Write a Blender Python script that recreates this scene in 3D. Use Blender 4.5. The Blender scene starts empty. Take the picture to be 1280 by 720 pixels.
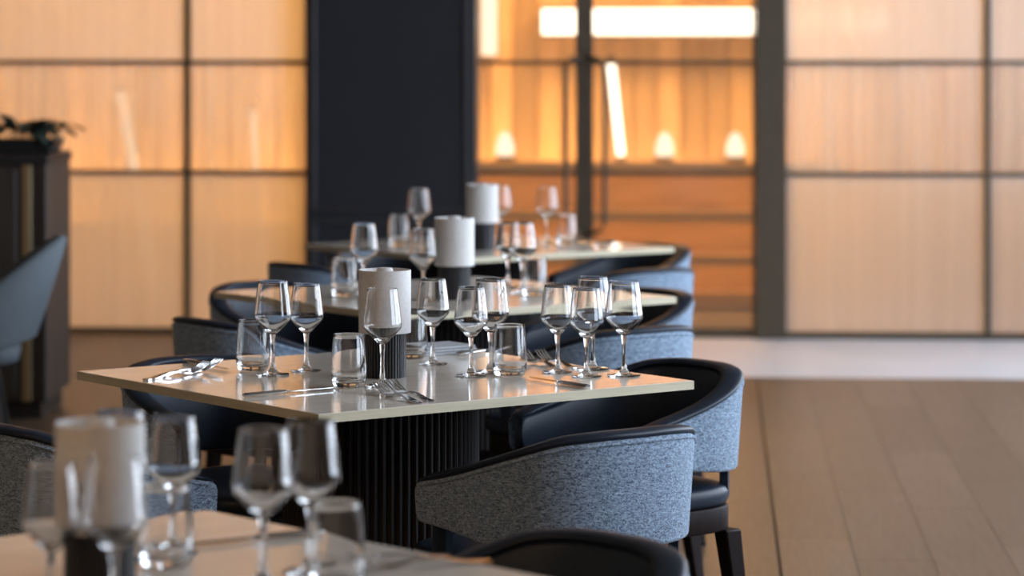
import bpy, bmesh, math, random
from mathutils import Vector, Matrix
random.seed(7)
PI = math.pi
scene = bpy.context.scene
COL = scene.collection

# ------------------------------------------------------------------ camera
CAM_H = 1.40
cam_data = bpy.data.cameras.new('camera')
cam = bpy.data.objects.new('camera', cam_data)
COL.objects.link(cam)
cam.location = (0, 0, CAM_H)
cam.rotation_euler = (PI / 2, 0, 0)
cam_data.sensor_width = 36
cam_data.lens = 3650 / 1280 * 36
cam_data.shift_y = -295 / 1280
cam_data.clip_start = 0.05
cam_data.clip_end = 200
cam_data.dof.use_dof = True
cam_data.dof.focus_distance = 5.62
cam_data.dof.aperture_fstop = 3.5
scene.camera = cam

# ------------------------------------------------------------------ daylight, exposure
SKY = 9.0
world = bpy.data.worlds.new('overcast_sky')
scene.world = world
world.use_nodes = True
bg = world.node_tree.nodes['Background']
bg.inputs[0].default_value = (0.76, 0.86, 1.0, 1)
bg.inputs[1].default_value = SKY

vs = scene.view_settings
vs.view_transform = 'Standard'
vs.look = 'None'
vs.gamma = 1
vs.use_curve_mapping = False
vs.exposure = 0.0
scene.cycles.max_bounces = 14
scene.cycles.transmission_bounces = 12
scene.cycles.transparent_max_bounces = 12
scene.cycles.diffuse_bounces = 4
scene.cycles.glossy_bounces = 5
scene.cycles.sample_clamp_indirect = 6.0

# the room's own frame: u along the glazed back wall, v into the room behind it
WALL_Y = 14.35
RM = Matrix.Translation((0, WALL_Y, 0)) @ Matrix.Rotation(math.radians(-4), 4, 'Z')
U0, U1, V0, ROOM_H = -4.6, 4.0, -17.0, 4.0
WIN_Z0, WIN_Z1 = 0.6, 3.85

WIN_V = [(-10.3, -8.5), (-8.1, -5.8), (-5.4, -3.1), (-2.7, -0.5)]
for a, b in WIN_V:                          # daylight comes in through the openings of the right wall
    l = bpy.data.lights.new('window_portal', 'AREA')
    l.shape = 'RECTANGLE'
    l.size = WIN_Z1 - WIN_Z0
    l.size_y = b - a
    l.cycles.is_portal = True
    o = bpy.data.objects.new('window_portal', l)
    COL.objects.link(o)
    o.matrix_world = RM @ Matrix.Translation((U1 + 0.1, (a + b) / 2, (WIN_Z0 + WIN_Z1) / 2)) @ Matrix.Rotation(PI / 2, 4, 'Y')

# warm ceiling lamps of the room behind the glass
for uu, vv, en in [(-3.4, 1.5, 26), (-1.9, 1.5, 26), (0.45, 1.5, 92), (2.1, 1.5, 8), (3.3, 1.5, 8)]:
    l = bpy.data.lights.new('warm_ceiling_lamp', 'AREA')
    l.shape = 'RECTANGLE'
    l.size = 1.4
    l.size_y = 0.5
    l.energy = en
    l.color = (1.0, 0.54, 0.17)
    o = bpy.data.objects.new('warm_ceiling_lamp', l)
    COL.objects.link(o)
    o.matrix_world = RM @ Matrix.Translation((uu, vv, 2.90))

# unseen warm fill lights added under the dining room ceiling (housings built with it)
FILL_LIGHTS = [(-2.6, -15.2), (-0.4, -15.2), (1.8, -15.2), (-2.6, -12.6)]
for uu, vv in FILL_LIGHTS:
    l = bpy.data.lights.new('warm_fill_light', 'AREA')
    l.shape = 'DISK'
    l.size = 0.30
    l.energy = 31
    l.color = (1.0, 0.66, 0.40)
    o = bpy.data.objects.new('warm_fill_light', l)
    COL.objects.link(o)
    o.matrix_world = RM @ Matrix.Translation((uu, vv, ROOM_H - 0.07))

# ------------------------------------------------------------------ materials
def new_mat(name):
    m = bpy.data.materials.new(name)
    m.use_nodes = True
    nt = m.node_tree
    return m, nt, nt.nodes['Principled BSDF']

def plain(name, col, rough=0.5, metal=0.0, spec=0.5, coat=0.0):
    m, nt, p = new_mat(name)
    p.inputs['Base Color'].default_value = (*col, 1)
    p.inputs['Roughness'].default_value = rough
    p.inputs['Metallic'].default_value = metal
    p.inputs['Specular IOR Level'].default_value = spec
    p.inputs['Coat Weight'].default_value = coat
    return m

def tex_coord(nt, scale=(1, 1, 1), kind='Object'):
    tc = nt.nodes.new('ShaderNodeTexCoord')
    mp = nt.nodes.new('ShaderNodeMapping')
    mp.inputs['Scale'].default_value = scale
    nt.links.new(tc.outputs[kind], mp.inputs['Vector'])
    return mp.outputs['Vector']

def noise(nt, vec, scale, detail=3, rough=0.5, dist=0.0):
    n = nt.nodes.new('ShaderNodeTexNoise')
    n.inputs['Scale'].default_value = scale
    n.inputs['Detail'].default_value = detail
    n.inputs['Roughness'].default_value = rough
    n.inputs['Distortion'].default_value = dist
    nt.links.new(vec, n.inputs['Vector'])
    return n.outputs['Fac']

def ramp(nt, fac, stops):
    r = nt.nodes.new('ShaderNodeValToRGB')
    els = r.color_ramp.elements
    while len(els) < len(stops):
        els.new(0.5)
    for e, (pos, c) in zip(els, stops):
        e.position = pos
        e.color = (*c, 1)
    nt.links.new(fac, r.inputs['Fac'])
    return r.outputs['Color']

def bump(nt, p, fac, strength, dist):
    b = nt.nodes.new('ShaderNodeBump')
    b.inputs['Strength'].default_value = strength
    b.inputs['Distance'].default_value = dist
    nt.links.new(fac, b.inputs['Height'])
    nt.links.new(b.outputs['Normal'], p.inputs['Normal'])

def textured(name, scale3, nscale, stops, rough, bump_s=0.0, bump_d=0.002, detail=4, dist=0.0, spec=0.5, coat=0.0, kind='Object', per_object=0.0, vary=0.16):
    m, nt, p = new_mat(name)
    v = tex_coord(nt, scale3, kind)
    if per_object:
        oi = nt.nodes.new('ShaderNodeObjectInfo')
        ad = nt.nodes.new('ShaderNodeVectorMath')
        ad.operation = 'MULTIPLY_ADD'
        ad.inputs[1].default_value = (per_object,) * 3
        nt.links.new(oi.outputs['Random'], ad.inputs[0])
        nt.links.new(v, ad.inputs[2])
        v = ad.outputs[0]
    f = noise(nt, v, nscale, detail, 0.55, dist)
    c = ramp(nt, f, stops)
    if per_object:
        hs = nt.nodes.new('ShaderNodeHueSaturation')
        mr = nt.nodes.new('ShaderNodeMapRange')
        mr.inputs['To Min'].default_value = 1 - vary
        mr.inputs['To Max'].default_value = 1 + vary
        nt.links.new(oi.outputs['Random'], mr.inputs['Value'])
        nt.links.new(mr.outputs[0], hs.inputs['Value'])
        nt.links.new(c, hs.inputs['Color'])
        c = hs.outputs['Color']
    nt.links.new(c, p.inputs['Base Color'])
    p.inputs['Roughness'].default_value = rough
    p.inputs['Specular IOR Level'].default_value = spec
    p.inputs['Coat Weight'].default_value = coat
    p.inputs['Coat Roughness'].default_value = 0.06
    if bump_s:
        bump(nt, p, f, bump_s, bump_d)
    return m

def emitter(name, col, strength):
    m = bpy.data.materials.new(name)
    m.use_nodes = True
    nt = m.node_tree
    nt.nodes.clear()
    out = nt.nodes.new('ShaderNodeOutputMaterial')
    e = nt.nodes.new('ShaderNodeEmission')
    e.inputs[0].default_value = (*col, 1)
    e.inputs[1].default_value = strength
    nt.links.new(e.outputs[0], out.inputs[0])
    return m

def glass(name, col=(1, 1, 1), ior=1.5):
    m = bpy.data.materials.new(name)
    m.use_nodes = True
    nt = m.node_tree
    nt.nodes.clear()
    out = nt.nodes.new('ShaderNodeOutputMaterial')
    g = nt.nodes.new('ShaderNodeBsdfGlass')
    g.inputs['Color'].default_value = (*col, 1)
    g.inputs['Roughness'].default_value = 0.0
    g.inputs['IOR'].default_value = ior
    nt.links.new(g.outputs[0], out.inputs[0])
    return m

def pane_mat(name, clear, frost, gloss, frost_col, streaks=False):
    """see-through share + light-scattering share + surface reflection of a glass pane"""
    m = bpy.data.materials.new(name)
    m.use_nodes = True
    nt = m.node_tree
    nt.nodes.clear()
    out = nt.nodes.new('ShaderNodeOutputMaterial')
    tr = nt.nodes.new('ShaderNodeBsdfTransparent')
    tr.inputs[0].default_value = (0.97, 0.96, 0.94, 1)
    tl = nt.nodes.new('ShaderNodeBsdfTranslucent')
    tl.inputs[0].default_value = (*frost_col, 1)
    df = nt.nodes.new('ShaderNodeBsdfDiffuse')
    df.inputs[0].default_value = (0.80, 0.80, 0.80, 1)
    gl = nt.nodes.new('ShaderNodeBsdfGlossy')
    gl.inputs[0].default_value = (1, 1, 1, 1)
    gl.inputs['Roughness'].default_value = 0.12
    m1 = nt.nodes.new('ShaderNodeMixShader')      # scatter: through / back
    m1.inputs[0].default_value = 0.14
    nt.links.new(tl.outputs[0], m1.inputs[1])
    nt.links.new(df.outputs[0], m1.inputs[2])
    m2 = nt.nodes.new('ShaderNodeMixShader')
    m2.inputs[0].default_value = frost / (clear + frost) if clear + frost else 0
    if streaks:                                   # each flute spreads the light a little differently
        v = tex_coord(nt, (1, 1, 0.02))
        f = noise(nt, v, 9.0, 4, 0.7)
        mr = nt.nodes.new('ShaderNodeMapRange')
        mr.inputs['From Min'].default_value = 0.3
        mr.inputs['From Max'].default_value = 0.7
        b = frost / (clear + frost)
        mr.inputs['To Min'].default_value = max(0, b - (0.30 if clear > 0.3 else 0.10))
        mr.inputs['To Max'].default_value = min(1, b + (0.30 if clear > 0.3 else 0.10))
        nt.links.new(f, mr.inputs['Value'])
        nt.links.new(mr.outputs[0], m2.inputs[0])
    nt.links.new(tr.outputs[0], m2.inputs[1])
    nt.links.new(m1.outputs[0], m2.inputs[2])
    m3 = nt.nodes.new('ShaderNodeMixShader')
    m3.inputs[0].default_value = gloss
    nt.links.new(m2.outputs[0], m3.inputs[1])
    nt.links.new(gl.outputs[0], m3.inputs[2])
    nt.links.new(m3.outputs[0], out.inputs[0])
    return m

def fabric_mat():
    m, nt, p = new_mat('boucle_fabric')
    v = tex_coord(nt, (1, 1, 2.7))
    f = noise(nt, v, 120, 2, 0.5, 1.6)
    c = ramp(nt, f, [(0.38, (0.068, 0.108, 0.172)), (0.54, (0.27, 0.375, 0.51)), (0.70, (0.41, 0.535, 0.68))])
    nt.links.new(c, p.inputs['Base Color'])
    p.inputs['Roughness'].default_value = 0.85
    p.inputs['Specular IOR Level'].default_value = 0.25
    p.inputs['Sheen Weight'].default_value = 0.25
    bump(nt, p, f, 0.8, 0.004)
    return m

M = {}
M['fabric'] = fabric_mat()
M['leather'] = textured('navy_leather', (1, 1, 1), 160, [(0.3, (0.010, 0.016, 0.028)), (0.7, (0.016, 0.025, 0.042))], 0.42, 0.12, 0.001, spec=0.28)
M['slate_fabric'] = textured('slate_blue_fabric', (1, 1, 1), 180, [(0.3, (0.075, 0.093, 0.11)), (0.7, (0.11, 0.135, 0.155))], 0.8, 0.3, 0.001)
M['darkwood'] = textured('dark_stained_wood', (12, 12, 1.2), 6, [(0.3, (0.007, 0.004, 0.004)), (0.7, (0.013, 0.007, 0.0065))], 0.55, spec=0.12)
M['black_slat'] = textured('black_stained_slat', (20, 20, 1), 5, [(0.3, (0.018, 0.0165, 0.0165)), (0.7, (0.028, 0.0255, 0.0255))], 0.6, spec=0.1)
M['black_metal'] = plain('black_powder_coat', (0.012, 0.012, 0.013), 0.5, 0.3)
M['top'] = textured('polished_cream_laminate', (1, 9, 1), 7, [(0.3, (0.70, 0.64, 0.55)), (0.55, (0.75, 0.69, 0.60)), (0.75, (0.80, 0.74, 0.66))], 0.09, spec=0.75, detail=6)
M['edge'] = textured('cream_edge_band', (1, 1, 14), 6, [(0.3, (0.46, 0.42, 0.29)), (0.7, (0.58, 0.53, 0.38))], 0.4)
M['glass'] = glass('drinking_glass')
M['steel'] = plain('polished_steel', (0.62, 0.62, 0.63), 0.16, 1.0)
M['shade'] = textured('white_lamp_shade', (1, 1, 1), 120, [(0.3, (0.56, 0.55, 0.54)), (0.7, (0.64, 0.63, 0.62))], 0.7, 0.1, 0.001)
M['lampbase'] = textured('charcoal_ribbed_metal', (1, 1, 1), 60, [(0.3, (0.018, 0.018, 0.022)), (0.7, (0.03, 0.03, 0.034))], 0.45)
M['napkin'] = textured('grey_linen', (1, 1, 1), 220, [(0.3, (0.30, 0.31, 0.33)), (0.7, (0.40, 0.41, 0.43))], 0.9, 0.3, 0.001)
M['plank'] = textured('brown_oak_plank', (26, 1.6, 1), 3.2, [(0.28, (0.078, 0.050, 0.033)), (0.5, (0.108, 0.072, 0.048)), (0.75, (0.140, 0.096, 0.066))], 0.36, 0.08, 0.001, spec=0.28, detail=6, per_object=7.0)
M['slab'] = textured('floor_under_planks', (1, 1, 1), 3, [(0.3, (0.07, 0.05, 0.035)), (0.7, (0.09, 0.065, 0.045))], 0.6)
M['pale_floor'] = textured('pale_floor_slab', (1, 1, 1), 2.2, [(0.3, (0.54, 0.54, 0.57)), (0.7, (0.62, 0.62, 0.65))], 0.4, per_object=3.0, vary=0.02)  # paler tone for the floor strip by the glass wall
M['bronze'] = textured('dark_bronze_frame', (1, 1, 1), 20, [(0.3, (0.052, 0.038, 0.021)), (0.7, (0.068, 0.050, 0.029))], 0.5)
M['navy'] = textured('navy_painted_panel', (1, 1, 1), 2, [(0.3, (0.0085, 0.0115, 0.018)), (0.7, (0.011, 0.0145, 0.022))], 0.45)
M['navy_trim'] = textured('charcoal_trim', (1, 1, 1), 8, [(0.3, (0.020, 0.020, 0.024)), (0.7, (0.028, 0.028, 0.032))], 0.4)
M['wall_dark'] = textured('taupe_plaster', (1, 1, 1), 3, [(0.3, (0.22, 0.175, 0.13)), (0.7, (0.26, 0.21, 0.16))], 0.85)
M['wall_pale'] = textured('cream_plaster', (1, 1, 1), 3, [(0.3, (0.66, 0.58, 0.49)), (0.7, (0.72, 0.64, 0.54))], 0.85)
M['ceiling'] = textured('grey_ceiling', (1, 1, 1), 3, [(0.3, (0.26, 0.225, 0.19)), (0.7, (0.30, 0.26, 0.22))], 0.9)
M['batten'] = textured('warm_oak_batten', (18, 18, 0.8), 3, [(0.3, (0.56, 0.35, 0.18)), (0.7, (0.74, 0.50, 0.29))], 0.6, per_object=5.0, vary=0.32)
M['oak'] = textured('oak_shelf', (1.2, 16, 16), 3, [(0.3, (0.34, 0.19, 0.095)), (0.7, (0.48, 0.28, 0.15))], 0.5)
M['fluted'] = pane_mat('frosted_fluted_glass', 0.14, 0.80, 0.06, (0.92, 0.90, 0.86), True)
M['fluted_clear'] = pane_mat('fluted_glass', 0.52, 0.42, 0.06, (0.92, 0.90, 0.86), True)
M['clear'] = pane_mat('clear_door_glass', 0.90, 0.06, 0.04, (0.9, 0.88, 0.84))
M['led'] = emitter('warm_led', (1.0, 0.86, 0.68), 4.0)
M['led_soft'] = emitter('soft_led', (1.0, 0.80, 0.58), 1.8)
M['led_low'] = emitter('amber_led', (1.0, 0.52, 0.17), 27.0)
M['led_fill'] = emitter('fill_led', (1.0, 0.60, 0.22), 115.0)  # glow of the fill strip added on the rear ledge
M['leaf'] = textured('dark_green_leaf', (1, 1, 1), 30, [(0.3, (0.010, 0.020, 0.016)), (0.7, (0.022, 0.042, 0.030))], 0.5)
M['station'] = textured('espresso_veneer', (10, 10, 0.8), 4, [(0.3, (0.018, 0.014, 0.012)), (0.7, (0.034, 0.027, 0.022))], 0.5)
M['brass'] = plain('aged_brass', (0.30, 0.24, 0.14), 0.38, 0.85)
M['ground'] = plain('terrace_paving', (0.45, 0.44, 0.42), 0.8)

# ------------------------------------------------------------------ mesh helpers
def box(bm, a, b):
    x0, y0, z0 = a
    x1, y1, z1 = b
    v = [bm.verts.new(p) for p in ((x0, y0, z0), (x1, y0, z0), (x1, y1, z0), (x0, y1, z0), (x0, y0, z1), (x1, y0, z1), (x1, y1, z1), (x0, y1, z1))]
    for f in ((0, 3, 2, 1), (4, 5, 6, 7), (0, 1, 5, 4), (1, 2, 6, 5), (2, 3, 7, 6), (3, 0, 4, 7)):
        bm.faces.new([v[i] for i in f])
    return v

def rings(bm, rs, closed=True, caps=True):
    """skin a list of equal-length rings"""
    vr = [[bm.verts.new(p) for p in r] for r in rs]
    n = len(rs[0])
    for a, b in zip(vr[:-1], vr[1:]):
        for i in range(n if closed else n - 1):
            j = (i + 1) % n
            bm.faces.new((a[i], a[j], b[j], b[i]))
    if caps and closed:
        bm.faces.new(list(reversed(vr[0])))
        bm.faces.new(vr[-1])
    return vr

def lathe(bm, prof, seg=40):
    """prof: list of (r, z); a radius of 0 closes to a pole"""
    prev = None
    for r, z in prof:
        if r < 1e-6:
            cur = [bm.verts.new((0, 0, z))]
        else:
            cur = [bm.verts.new((r * math.cos(2 * PI * i / seg), r * math.sin(2 * PI * i / seg), z)) for i in range(seg)]
        if prev is not None:
            for i in range(seg):
                j = (i + 1) % seg
                if len(prev) == 1 and len(cur) > 1:
                    bm.faces.new((prev[0], cur[j], cur[i]))
                elif len(cur) == 1 and len(prev) > 1:
                    bm.faces.new((prev[i], prev[j], cur[0]))
                elif len(cur) > 1:
                    bm.faces.new((prev[i], prev[j], cur[j], cur[i]))
        prev = cur

def tube(bm, pts, rad, seg=8):
    pts = [Vector(p) for p in pts]
    rs = []
    for i, p in enumerate(pts):
        d = (pts[min(i + 1, len(pts) - 1)] - pts[max(i - 1, 0)]).normalized()
        up = Vector((0, 0, 1)) if abs(d.z) < 0.95 else Vector((1, 0, 0))
        a = d.cross(up).normalized()
        b = a.cross(d)
        r = rad[i] if isinstance(rad, (list, tuple)) else rad
        rs.append([p + r * (math.cos(2 * PI * k / seg) * a + math.sin(2 * PI * k / seg) * b) for k in range(seg)])
    rings(bm, rs)

def finish(bm, smooth=None, bev=0.0, seg=2):
    bmesh.ops.recalc_face_normals(bm, faces=bm.faces)
    if bev:
        es = [e for e in bm.edges if len(e.link_faces) == 2 and e.calc_face_angle(0) > 0.6]
        bmesh.ops.bevel(bm, geom=es, offset=bev, segments=seg, affect='EDGES', profile=0.5)
    if smooth is not None:
        for f in bm.faces:
            f.smooth = True
        for e in bm.edges:
            e.smooth = len(e.link_faces) != 2 or e.calc_face_angle(0) < smooth
    return bm

def mesh_of(name, bm, mat):
    me = bpy.data.meshes.new(name)
    bm.to_mesh(me)
    bm.free()
    me.materials.append(mat)
    return me

def link(name, me, parent=None, mw=None):
    o = bpy.data.objects.new(name, me)
    COL.objects.link(o)
    if parent is not None:
        o.parent = parent
    if mw is not None:
        o.matrix_basis = mw
    return o

def obj(name, bm, mat, parent=None, mw=None):
    return link(name, mesh_of(name, bm, mat), parent, mw)

def thing(name, label, cat, loc=(0, 0, 0), rz=0.0, group=None):
    o = bpy.data.objects.new(name, None)
    o.empty_display_size = 0.05
    COL.objects.link(o)
    o.location = loc
    o.rotation_euler = (0, 0, rz)
    tag(o, label, cat, group)
    return o

def tag(o, label, cat, group=None):
    o['label'] = label
    o['category'] = cat
    if group:
        o['group'] = group
    return o

def struct(o, label=None, cat=None):
    o['kind'] = 'structure'
    if label:
        o['label'] = label
        o['category'] = cat
    return o

def copy_tree(src, parent=None):
    c = src.copy()
    COL.objects.link(c)
    if parent is not None:
        c.parent = parent
    for ch in src.children:
        copy_tree(ch, c)
    return c

def bx(a, b, bev=0.0):
    bm = bmesh.new()
    box(bm, a, b)
    return finish(bm, None if not bev else 0.6, bev, 1)

# ------------------------------------------------------------------ floor
floor = struct(obj('floor', bx((U0, V0, -0.12), (U1 + 0.3, 3.2, -0.012)), M['slab'], None, RM), 'brown oak plank floor with a pale strip along the glass wall', 'floor')
PW, PL, GAP = 0.2135, 1.28, 0.0010
bm = bmesh.new()
box(bm, (-PW / 2 + GAP / 2, -PL / 2 + GAP / 2, -0.012), (PW / 2 - GAP / 2, PL / 2 - GAP / 2, 0))
plank_me = mesh_of('plank', finish(bm, 0.6, 0.0007, 1), M['plank'])
bm = bmesh.new()
box(bm, (-PW / 2 + 0.008, -PL / 2 + GAP / 2, -0.012), (PW / 2 - GAP / 2, PL / 2 - GAP / 2, 0))
plank_gap_me = mesh_of('plank', finish(bm, 0.6, 0.0007, 1), M['plank'])
JOINT_U = 1.17                              # the wider dark joint in the floor
STRIP_V = -1.70
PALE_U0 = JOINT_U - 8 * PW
k0 = int((U0 - JOINT_U) / PW) + 8
for k in range(k0, 12):
    uc = JOINT_U + (k + 0.5) * PW
    rows = 8 if k < 8 else 7
    off = (k * 0.37) % 1.0
    for r in range(rows):
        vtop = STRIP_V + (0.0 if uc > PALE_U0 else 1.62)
        vc = vtop - PL * (r + 0.5) + (off - 0.5) * 0.0
        if r == 0:
            # first plank of a column is cut short so that end joints stagger
            ln = PL * (0.25 + 0.75 * off)
            bm = bmesh.new()
            box(bm, (-PW / 2 + (0.008 if k == 0 else GAP / 2), -ln / 2 + GAP / 2, -0.012), (PW / 2 - GAP / 2, ln / 2 - GAP / 2, 0))
            obj('plank', finish(bm, 0.6, 0.0007, 1), M['plank'], floor, Matrix.Translation((uc, vtop - ln / 2, 0)))
            vnext = vtop - ln
        else:
            link('plank', plank_gap_me if k == 0 else plank_me, floor, Matrix.Translation((uc, vnext - PL / 2, 0)))
            vnext -= PL
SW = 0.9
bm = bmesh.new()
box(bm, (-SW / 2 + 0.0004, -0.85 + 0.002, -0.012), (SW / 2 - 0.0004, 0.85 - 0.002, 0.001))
slab_me = mesh_of('pale_slab', finish(bm, 0.6, 0.0004, 1), M['pale_floor'])
for i in range(5):  # paler floor from the pier rightwards along the glass wall
    link('pale_slab', slab_me, floor, Matrix.Translation((PALE_U0 + SW * (i + 0.5), STRIP_V / 2, 0)))
struct(obj('ground', bx((U1 + 0.3, V0 - 20, -0.35), (U1 + 45, 25, -0.15)), M['ground'], None, RM), 'pale terrace paving outside the right hand windows', 'ground')

# ------------------------------------------------------------------ shell
ceiling = struct(obj('ceiling', bx((U0, V0, ROOM_H), (U1 + 0.3, 3.2, ROOM_H + 0.15)), M['ceiling'], None, RM), 'plain grey ceiling above the dining room', 'ceiling')
for uu, vv in FILL_LIGHTS:  # housings for the added fill lights, out of view
    bm = bmesh.new()
    lathe(bm, [(0.16, -0.0), (0.18, -0.0), (0.18, -0.08), (0.17, -0.085), (0.16, -0.08), (0.16, -0.0)], 28)
    obj('fill_light_ring', finish(bm, 0.6), M['bronze'], ceiling, Matrix.Translation((uu, vv, ROOM_H - 0.0005)))
struct(obj('ceiling_rear', bx((U0, 0.06, 2.965), (U1, 2.5, 3.05)), M['ceiling'], None, RM), 'lower ceiling of the warm room behind the glass', 'ceiling')
struct(obj('wall_left', bx((U0 - 0.2, V0, -0.012), (U0, 3.2, ROOM_H)), M['wall_dark'], None, RM), 'taupe plaster wall on the left', 'wall')
struct(obj('wall_front', bx((U0, V0 - 0.2, -0.012), (U1 + 0.3, V0, ROOM_H)), M['wall_pale'], None, RM), 'cream plaster wall behind the viewer', 'wall')
bm = bmesh.new()
box(bm, (U1, V0, -0.012), (U1 + 0.25, 3.2, WIN_Z0))
box(bm, (U1, V0, WIN_Z1), (U1 + 0.25, 3.2, ROOM_H))
edges = [V0] + [x for w in WIN_V for x in w] + [3.2]
for a, b in zip(edges[0::2], edges[1::2]):
    box(bm, (U1, a, WIN_Z0), (U1 + 0.25, b, WIN_Z1))
struct(obj('wall_right', finish(bm), M['wall_dark'], None, RM), 'taupe wall on the right with tall window openings', 'wall')
for n, (a, b) in enumerate(WIN_V):
    bm = bmesh.new()
    box(bm, (U1 + 0.10, a, WIN_Z0), (U1 + 0.16, a + 0.05, WIN_Z1))
    box(bm, (U1 + 0.10, b - 0.05, WIN_Z0), (U1 + 0.16, b, WIN_Z1))
    box(bm, (U1 + 0.10, a + 0.05, WIN_Z0), (U1 + 0.16, b - 0.05, WIN_Z0 + 0.05))
    box(bm, (U1 + 0.10, a + 0.05, WIN_Z1 - 0.05), (U1 + 0.16, b - 0.05, WIN_Z1))
    box(bm, (U1 + 0.10, (a + b) / 2 - 0.02, WIN_Z0 + 0.05), (U1 + 0.16, (a + b) / 2 + 0.02, WIN_Z1 - 0.05))
    struct(obj('window_%d' % (n + 1), finish(bm), M['bronze'], None, RM))

# ---- glazed back wall
TZ = [0.028, 0.806, 1.349, 1.892, 2.435, 2.95]     # transom heights
wall_back = struct(obj('wall_back', bx((U0, -0.03, 2.965), (U1, 0.05, ROOM_H)), M['bronze'], None, RM), 'fluted glass partition in a thin dark bronze grid, glowing warm from behind', 'wall')

def fluted_pane(w, h, mat):
    """corrugated sheet, pitch about 12 mm, centred on x, standing on z = 0"""
    bm = bmesh.new()
    n = max(4, int(w / 0.0125))
    pts = []
    for i in range(n * 4 + 1):
        x = -w / 2 + w * i / (n * 4)
        pts.append((x, -0.0025 * abs(math.sin(PI * i / 4)) - 0.003))
    outline = pts + [(w / 2, 0.003), (-w / 2, 0.003)]
    lo = [bm.verts.new((x, y, 0)) for x, y in outline]
    hi = [bm.verts.new((x, y, h)) for x, y in outline]
    m = len(outline)
    for i in range(m):
        j = (i + 1) % m
        bm.faces.new((lo[i], lo[j], hi[j], hi[i]))
    return mesh_of('pane', finish(bm, 0.9), mat)

MW = 0.014
cols = [(-4.10, -3.61), (-3.60, -2.60), (-2.60, -1.609), (-1.609, -0.85), (1.327, 2.315), (2.315, 3.305), (3.305, 3.98)]
pane_cache = {}
def bay(u0, u1):
    for z0, z1 in zip(TZ[:-1], TZ[1:]):
        key = (round(u1 - u0, 3), round(z0, 3))
        if key not in pane_cache:
            pane_cache[key] = fluted_pane(u1 - u0 - 2 * MW + 0.004, z1 - z0 - 0.016, M['fluted_clear' if 0.7 < z0 < 1.0 else 'fluted'])
        link('pane', pane_cache[key], wall_back, Matrix.Translation(((u0 + u1) / 2, 0, z0 + 0.008)))
    for z in TZ:
        hh = 0.010 if z > 0.1 else 0.028
        obj('transom', bx((u0 + MW, -0.014, z - hh), (u1 - MW, 0.014, z + (0.010 if z > 0.1 else 0.006)), 0), M['bronze'], wall_back)
for u0, u1 in cols[1:]:
    bay(u0, u1)
for u in (-3.60, -2.60, -1.609, 2.315, 3.305):
    obj('mullion', bx((u - MW, -0.02, 0), (u + MW, 0.02, 2.965)), M['bronze'], wall_back)
obj('end_post', bx((U0, -0.03, 0), (-3.6 - MW, 0.05, 2.965)), M['bronze'], wall_back)
# door jamb, right of the doors
obj('jamb', bx((1.193, -0.045, 0), (1.327 + MW, 0.05, 2.965), 0.003), M['bronze'], wall_back)

# ---- two glass doors
def door(name, u0, u1, stile_l, stile_r, hx, label):
    d = struct(obj(name, bx((u0, -0.025, 0.0), (u0 + stile_l, 0.025, 2.60), 0.002), M['bronze'], None, RM), label, 'door')
    obj('stile', bx((u1 - stile_r, -0.025, 0.0), (u1, 0.025, 2.60), 0.002), M['bronze'], d)
    a, b = u0 + stile_l, u1 - stile_r
    for z, t in ((0.028, 0.022), (0.806, 0.010), (1.349, 0.010), (1.892, 0.010), (2.565, 0.03)):
        obj('rail', bx((a, -0.016, z - t), (b, 0.016, z + t)), M['bronze'], d)
    zs = [0.05, 0.796, 0.816, 1.339, 1.359, 1.882, 1.902, 2.535]
    for z0, z1 in zip(zs[0::2], zs[1::2]):
        obj('pane', bx((a, -0.004, z0), (b, 0.004, z1)), M['clear'], d)
    # pull handle: a bar bent back into the stile at both ends
    s = 1 if hx > (u0 + u1) / 2 else -1
    bm = bmesh.new()
    post = u1 - stile_r / 2 if s > 0 else u0 + stile_l / 2
    pts = [(post, -0.02, 1.372), (post, -0.05, 1.374), (post + (hx - post) * 0.35, -0.075, 1.370), (post + (hx - post) * 0.8, -0.08, 1.355), (hx, -0.08, 1.325),
           (hx, -0.08, 1.1), (hx, -0.08, 0.8), (hx, -0.08, 0.56), (post + (hx - post) * 0.8, -0.08, 0.53), (post + (hx - post) * 0.35, -0.075, 0.516), (post, -0.05, 0.512), (post, -0.02, 0.512)]
    tube(bm, pts, 0.0125, 8)
    obj('pull_handle', finish(bm, 1.0), M['bronze'], d)
    return d
door('door_1', -0.64, 0.3555, 0.05, 0.0415, 0.268, 'left leaf of the clear glass double door beside the navy pier')
door('door_2', 0.3575, 1.190, 0.0415, 0.012, 0.458, 'right leaf of the clear glass double door beside the bronze jamb')
obj('door_head', bx((-0.66, -0.03, 2.605), (1.193, 0.05, 2.965)), M['bronze'], wall_back)

# ---- navy pier in front of the glass wall
pier = struct(obj('wall_pier', bx((-1.0, -0.17, 0), (-0.165, 0.06, ROOM_H), 0.004), M['navy'], None, RM), 'navy panelled pier between the glass wall and the doors', 'pier')
for n, (a, b) in enumerate([((-0.972, 0.62), (-0.948, 3.0)), ((-0.224, 0.62), (-0.20, 3.0)), ((-0.948, 0.62), (-0.224, 0.644)), ((-0.972, 0.10), (-0.948, 0.585)), ((-0.224, 0.10), (-0.20, 0.585)), ((-0.948, 0.561), (-0.224, 0.585)), ((-0.948, 0.10), (-0.224, 0.124))]):
    obj('moulding', bx((a[0], -0.182, a[1]), (b[0], -0.170, b[1]), 0.003), M['navy_trim'], pier)

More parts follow.
